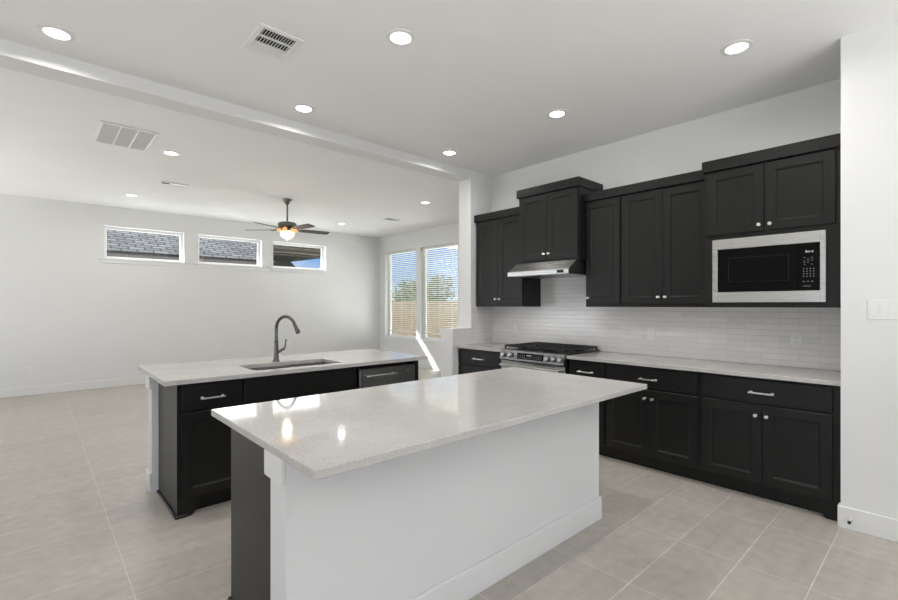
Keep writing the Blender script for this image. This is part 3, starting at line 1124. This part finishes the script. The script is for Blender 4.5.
COL.objects.link(lo)
lo.parent = t0
lo.location = (0, 0, -.0105)
for x, y, lb in CANS[1:]:
    dup(t0, (x, y, HC), None, lb)
for x, y in HIDDEN:
    dup(t0, (x, y, HC), None, 'round recessed kitchen light above the open floor beside the front island')

# ------------------------------------------------------------------ ceiling vents


def fins(mb, x0, x1, y0, y1, z0, z1, n, along, tilt):
    """n slanted fins spread along 'x' or 'y' inside the rectangle."""
    for k in range(n):
        if along == 'y':
            c = y0 + (k + .5) * (y1 - y0) / n
            mb.prism([(c - .001 - tilt, z0), (c + .001 - tilt, z0), (c + .001 + tilt, z1), (c - .001 + tilt, z1)], 'x', x0, x1)
        else:
            c = x0 + (k + .5) * (x1 - x0) / n
            mb.prism([(c - .001 - tilt, z0), (c + .001 - tilt, z0), (c + .001 + tilt, z1), (c - .001 + tilt, z1)], 'y', y0, y1)


def flat_frame(mb, x0, x1, y0, y1, b, z0, z1):
    mb.box(x0, x1, y0, y0 + b, z0, z1, bev=.002).box(x0, x1, y1 - b, y1, z0, z1, bev=.002)
    mb.box(x0, x0 + b, y0 + b, y1 - b, z0, z1, bev=.002).box(x1 - b, x1, y0 + b, y1 - b, z0, z1, bev=.002)


Z1 = -.0004
t = thing('air_register', 'square white ceiling register with slots above the kitchen', 'air vent', (-2.94, 1.134, HC))
hx, hy, b = .165, .135, .032
mb = MB()
flat_frame(mb, -hx, hx, -hy, hy, b, -.012, Z1)
mb.build('frame', 'vinyl', t)
box(-hx + b, hx - b, -hy + b, hy - b, -.0016, Z1).build('dark_duct', 'dark', t)
# three banks: fins across, fins along, closed bank
bw = (2 * hx - 2 * b) / 3
mb = MB()
xa = hx - b - bw
fins(mb, xa + .006, hx - b, -hy + b, hy - b, -.011, -.002, 12, 'y', .0010)
mb.build('louver_bank', 'plastic', t)
mb = MB()
fins(mb, xa - bw + .006, xa - .006, -hy + b, hy - b, -.011, -.002, 11, 'y', .0004)
mb.build('louver_bank', 'plastic', t)
mb = MB()
fins(mb, -hx + b, xa - bw - .006, -hy + b, hy - b, -.011, -.002, 7, 'x', .0055)
mb.build('louver_bank', 'plastic', t)
mb = MB()
for x in (xa, xa - bw):
    mb.box(x - .006, x + .006, -hy + b, hy - b, -.012, -.0018)
mb.build('divider', 'plastic', t)

t = thing('return_grille', 'wide white ceiling return grille with three grey panels', 'air vent', (-5.577, .672, HC))
hx, hy, b = .345, .232, .026
mb = MB()
flat_frame(mb, -hx, hx, -hy, hy, b, -.014, Z1)
mb.build('frame', 'vinyl', t)
box(-hx + b, hx - b, -hy + b, hy - b, -.0016, Z1).build('dark_duct', 'slot', t)
pw = (2 * hy - 2 * b) / 3
for k in range(3):
    ya = -hy + b + k * pw + (.007 if k else 0)
    yb = -hy + b + (k + 1) * pw - (.007 if k < 2 else 0)
    mb = MB()
    fins(mb, -hx + b, hx - b, ya, yb, -.012, -.002, 34, 'x', .002)
    mb.build('grille_panel', 'plastic', t)
mb = MB()
for k in (1, 2):
    y = -hy + b + k * pw
    mb.box(-hx + b, hx - b, y - .007, y + .007, -.014, -.0018)
mb.build('divider', 'plastic', t)

t = thing('air_register', 'small slim ceiling register with a dark end, in front of the transoms', 'air vent', (-7.285, 1.435, HC))
hx, hy, b = .07, .165, .014
mb = MB()
flat_frame(mb, -hx, hx, -hy, hy, b, -.012, Z1)
mb.build('frame', 'vinyl', t)
box(-hx + b, hx - b, -hy + b, hy - b, -.0016, Z1).build('dark_duct', 'dark', t)
mb = MB()
fins(mb, -hx + b, hx - b, -hy + b, -.055, -.011, -.002, 5, 'y', .002)
mb.build('louver_bank', 'plastic', t)
mb = MB()
fins(mb, -hx + b, hx - b, -.05, hy - b, -.011, -.002, 13, 'y', -.0062)
mb.build('louver_bank', 'plastic', t)
t2 = dup(t, (-7.40, 5.20, HC), PI, 'small slim ceiling register near the windows with blinds')

# ------------------------------------------------------------------ ceiling fan
FX, FY = -7.13, 2.985
t = thing('ceiling_fan', 'antique nickel ceiling fan with dark blades and lit glass bowl', 'ceiling fan', (FX, FY, HC))
MB().lathe([(.075, -.0004), (.075, -.012), (.05, -.055), (.022, -.085), (.018, -.09)], (0, 0, 0), 32).build('canopy', 'fan_metal', t, smooth=True)
MB().cyl((0, 0, -.085), (0, 0, -.37), .0135, seg=16).build('down_rod', 'fan_metal', t, smooth=True)
MB().lathe([(.02, -.355), (.035, -.365), (.115, -.372), (.14, -.385), (.145, -.43), (.13, -.455), (.10, -.462)], (0, 0, 0), 36).build('motor_housing', 'fan_metal', t, smooth=True)
for k in range(5):
    a = math.radians(9 + 72 * k)
    ca, sa = math.cos(a), math.sin(a)

    def rot(p):
        return (p[0] * ca - p[1] * sa, p[0] * sa + p[1] * ca, p[2])
    mb = MB()
    prof = [(.20, .052), (.26, .058), (.45, .068), (.60, .068), (.655, .066), (.668, .056), (.672, 0)]
    out = [(x, y) for x, y in prof] + [(x, -y) for x, y in reversed(prof[:-1])]
    pit = math.radians(-11)
    zc = -.482
    for zo in (0, 1):
        pass
    top = [mb.bm.verts.new(rot((x, y * math.cos(pit), zc + y * math.sin(pit)))) for x, y in out]
    bot = [mb.bm.verts.new(rot((x, y * math.cos(pit), zc - .007 + y * math.sin(pit)))) for x, y in out]
    mb.bm.faces.new(top)
    mb.bm.faces.new(list(reversed(bot)))
    n = len(out)
    for i in range(n):
        mb.bm.faces.new((top[i], bot[i], bot[(i + 1) % n], top[(i + 1) % n]))
    bl_ = mb.build('blade', 'fan_blade', t)
    mb = MB()
    q = [rot(p) for p in ((.11, 0, -.458), (.16, 0, -.475), (.21, 0, -.4925), (.27, 0, -.4925))]
    mb.tube(q, [.014, .011, .012, .008], 10)
    mb.build('blade_iron', 'fan_metal', bl_, smooth=True)
MB().lathe([(.06, -.462), (.065, -.47), (.105, -.476), (.11, -.50), (.09, -.508)], (0, 0, 0), 32).build('light_fitter', 'fan_metal', t, smooth=True)
for k in range(6):
    a = math.radians(20 + 60 * k)
    MB().lathe([(.010, 0), (.030, .01), (.036, .035), (.028, .055), (.010, .06)], (.100 * math.cos(a), .100 * math.sin(a), -.475), 18, True, (math.cos(a) * .6, math.sin(a) * .6, -.5)).build('light_cup', 'amber', t, smooth=True)
bowl = MB().lathe([(.085, -.506), (.104, -.515), (.110, -.54), (.104, -.575), (.085, -.605), (.05, -.625), (.012, -.632)], (0, 0, 0), 36).build('glass_bowl', 'fan_glass', t, smooth=True)
MB().lathe([(.012, -.630), (.016, -.638), (.008, -.65), (.004, -.66)], (0, 0, 0), 16).build('finial', 'fan_metal', t, smooth=True)
fl = bpy.data.lights.new('fan_lamp', 'POINT')
fl.energy = 6
fl.color = (1.0, .78, .52)
fl.shadow_soft_size = .06
lo = bpy.data.objects.new('lamp', fl)
COL.objects.link(lo)
lo.parent = t
lo.location = (0, 0, -.70)

# ------------------------------------------------------------------ outlets, switches, door stop


def outlet(label, loc, rotz, group, slots=True, wide=.074, tall=.118):
    """Plate facing local -y; origin on the wall at the plate's centre."""
    t = thing('wall_outlet', label, 'outlet', loc, rotz, group)
    box(-wide / 2, wide / 2, -.006, -.0004, -tall / 2, tall / 2, bev=.002).build('cover_plate', 'plastic', t)
    mb = box(-.0175, .0175, -.0082, -.006, -.034, .034, bev=.001)
    fc = mb.build('receptacle', 'plastic', t)
    mb = MB()
    for s in (-1, 1):
        for dx in (-.006, .006):
            mb.box(dx - .001, dx + .001, -.0086, -.0081, s * .018 - .002, s * .018 + .006)
        mb.cyl((0, -.0086, s * .018 - .008), (0, -.0081, s * .018 - .008), .0022, seg=8)
    mb.build('slots', 'slot', fc)
    return t


GO = 'white wall outlets'
o1 = outlet('white outlet in the tile backsplash under the double-door wall cabinet', (-1.964, 4.447, 1.122), 0, GO)
o2 = outlet('wide white outlet in the tile backsplash under the microwave', (-.817, 4.447, 1.128), 0, GO, wide=.086, tall=.112)
dup(o1, (-3.650, 4.447, 1.118), 0, 'white outlet in the tile backsplash behind the range, near the partition corner')
for y, lb in ((-.07, 'white outlet low on the far wall, alone near the open floor'), (2.356, 'white outlet low on the far wall just above the sink counter, nearest the counter end'),
              (2.694, 'white outlet low on the far wall, second of the row above the sink counter'), (3.426, 'white outlet low on the far wall beside the faucet')):
    dup(o1, (XF, y, .398), PI / 2, lb)

t = thing('light_switch', 'white double rocker switch plate on the wall beside the microwave', 'light switch', (-.268, YR, 1.376))
hw = .072
box(-hw, hw, -.006, -.0004, -.06, .06, bev=.002).build('cover_plate', 'plastic', t)
for x in (-.046, 0.0, .046):
    r_ = box(x - .0165, x + .0165, -.0082, -.0058, -.034, .034, bev=.001).build('rocker', 'plastic', t)

t = thing('door_stop', 'small metal door stop on the baseboard beside the cabinets', 'door stop', (-.419, YR - BT, .065))
MB().lathe([(.011, .0002), (.011, .003), (.004, .005), (.004, .045), (.0075, .047), (.0075, .056), (.005, .058)], (0, 0, 0), 14, True, (0, -1, 0)).build('spring_stem', 'chrome', t, smooth=True)
MB().lathe([(.0085, .050), (.009, .054), (.009, .062), (.006, .065)], (0, 0, 0), 14, True, (0, -1, 0)).build('rubber_tip', 'iron', t, smooth=True)

t = thing('motion_sensor', 'tiny white motion sensor in the far wall corner', 'sensor', (XF, YG - .09, 2.24))
box(.0004, .035, -.03, .03, -.045, .045, bev=.008).build('case', 'plastic', t)
box(.0352, .038, -.018, .018, -.03, .005, bev=.002).build('lens_window', 'vinyl', t)

# ------------------------------------------------------------------ outdoors
GZ = -.25
o = box(-45, XF - WT - .001, -15, 45, GZ - .1, GZ).box(XF - WT - .001, 8, YG + WT + .001, 45, GZ - .1, GZ).box(XF - WT - .001, 8, -15, YBACK - WT - .001, GZ - .1, GZ).box(XSIDE + WT + .001, 8, YBACK - WT - .001, YG + WT + .001, GZ - .1, GZ).build('ground', 'lawn')
tag(o, 'green lawn outside the house', 'lawn', None, 'structure')

# unseen eave above the transoms, its overhang set to narrow the sun streak
o = MB().prism([(XF - WT - .001, 2.86), (XF - WT - .29, 2.86), (XF - WT - .29, 3.02), (XF - WT - .001, 3.22)], 'y', YBACK - .4, YG + .3).build('sun_shade_eave', 'fascia')
tag(o, 'unseen brown eave above the transoms, sized to narrow the sun streak', 'eave', None, 'structure')

# neighbour's house with shingle roof
t = thing('neighbor_house', 'neighbouring house with grey shingle roof, brown eave and dark patio cover', 'house', (-15.5, 1.0, GZ))
sub_t(box(-17.5, -13.45, -6, 4.4, GZ, 2.5), 'wall', 'siding')
mb = MB()
rp = [(-13.0, -6.4, 2.665), (-13.0, 4.85, 2.665), (-17.6, 6.45, 4.96), (-17.6, -6.4, 4.96)]
ta, tb = [mb.bm.verts.new(p) for p in rp], [mb.bm.verts.new((p[0] - .03, p[1], p[2] - .05)) for p in rp]
mb.bm.faces.new(ta)
mb.bm.faces.new(list(reversed(tb)))
for q in range(4):
    mb.bm.faces.new((ta[q], tb[q], tb[(q + 1) % 4], ta[(q + 1) % 4]))
sub_t(mb, 'roof', 'shingle')
sub_t(box(-13.04, -12.98, -6.4, 4.75, 2.52, 2.60).box(-13.45, -13.04, -6.4, 4.75, 2.50, 2.515), 'fascia', 'fascia_light')
sub_t(box(-13.10, -13.02, -6.4, 4.75, 2.601, 2.655), 'gutter', 'fascia')

# its dark patio cover, seen through the third transom (parts of the same house)
sub_t(MB().prism([(-14.6, 5.25), (-10.33, 3.82), (-10.33, 6.45), (-12.63, 6.22), (-14.16, 6.04), (-14.6, 5.98)], 'z', 2.79, 2.835), 'patio_roof', 'soffit')
for k, x in enumerate((-10.36, -10.72, -11.12, -11.6, -12.2)):
    sub_t(box(x - .05, x + .05, .375 * -x, 6.2, 2.755, 2.79), 'beam', 'fascia_light' if k % 2 else 'fascia')
sub_t(MB().prism([(5.3, GZ), (9.27, GZ), (6.015, 2.785), (5.3, 2.785)], 'x', -14.16, -14.1), 'gable_wall', 'soffit')
sub_t(box(-14.05, -13.95, 5.35, 5.45, GZ, 2.79), 'post', 'fascia')

# unseen slab on posts, added to block blue sky light at the side opening
o = box(XSIDE + WT + .02, 6.5, -7.0, 4.6, 2.55, 2.7).build('sky_blocker', 'beige')
tag(o, 'plain unseen slab added outside the side opening to block sky light', 'sky blocker', None, 'structure')
for k, (x, y) in enumerate(((6.4, -6.9), (6.4, 4.5))):
    tag(box(x - .08, x + .08, y - .08, y + .08, GZ, 2.55).build('blocker_post', 'beige'), 'square post added under the unseen sky blocking slab', 'porch post', 'sky blocker posts')

# fence, trees and a far house beyond the tall windows
t = thing('wood_fence', 'brown wooden board fence beyond the windows with blinds', 'fence', (-14, 12.0, GZ))
mb = MB()
x = -32.0
while x < -2:
    mb.box(x, x + .138, 12.0, 12.02, GZ, 1.58 + random.uniform(-.006, .006))
    x += .142
sub_t(mb, 'boards', 'fence')
mb = MB()
for z in (.1, .8, 1.4):
    mb.box(-32, -2, 12.021, 12.06, z, z + .09)
sub_t(mb, 'rails', 'fence')


def tree(loc, h, r, label, n=8, leaf=1300):
    t = thing('tree', label, 'tree', loc, 0, 'trees beyond the fence')
    MB().tube([(0, 0, 0), (.05, .03, h * .3), (.0, .0, h * .65)], [.14, .11, .05], 10).build('trunk', 'bark', t, smooth=True)
    mb = MB()
    blobs = []
    for k in range(n):
        a = random.uniform(0, 2 * PI)
        rr = r * random.uniform(0, .65)
        blobs.append((Vector((rr * math.cos(a), rr * math.sin(a), h * random.uniform(.45, .88))), r * random.uniform(.35, .6)))
    for k in range(leaf):
        c, s = random.choice(blobs)
        d = Vector((random.gauss(0, 1), random.gauss(0, 1), random.gauss(0, 1))).normalized() * s * random.uniform(.6, 1)
        p = c + d
        u = Vector((random.gauss(0, 1), random.gauss(0, 1), random.gauss(0, 1))).normalized()
        v_ = u.orthogonal().normalized()
        q = .12
        vs = [mb.bm.verts.new(p + u * q), mb.bm.verts.new(p + v_ * q * .6), mb.bm.verts.new(p - u * q), mb.bm.verts.new(p - v_ * q * .6)]
        mb.bm.faces.new(vs)
    mb.build('crown', 'leaf', t)


tree((-21.0, 17.0, GZ), 3.0, 1.9, 'low green tree over the fence in the corner window')
tree((-25.0, 19.5, GZ), 3.1, 2.0, 'low green tree over the fence at the edge of the corner window')
tree((-15.2, 17.5, GZ), 4.2, 1.5, 'taller leafy tree over the fence in the window by the column')
t = thing('far_house', 'pale roofed house behind the fence in the window by the column', 'house', (-13, 21, GZ))
sub_t(box(-17, -9.0, 19.5, 25, GZ, 2.0), 'wall', 'siding')
sub_t(MB().prism([(19.2, 1.98), (22.2, 2.9), (25.3, 1.98)], 'x', -17.3, -8.7), 'roof', 'fascia_light')
# beige porch beam of this house outside the window beside the partition
t = thing('porch_roof', 'beige porch soffit outside the window by the column', 'porch roof', (-7.2, 7.6, 2.7))
sub_t(box(-8.6, -4.5, YG + WT + .6, 9.8, 2.86, 2.95), 'soffit', 'beige')
sub_t(box(-8.6, -4.5, 9.6, 9.8, 2.62, 2.86), 'beam', 'beige')
sub_t(box(-4.8, -4.6, 9.6, 9.8, GZ, 2.62), 'post', 'beige')
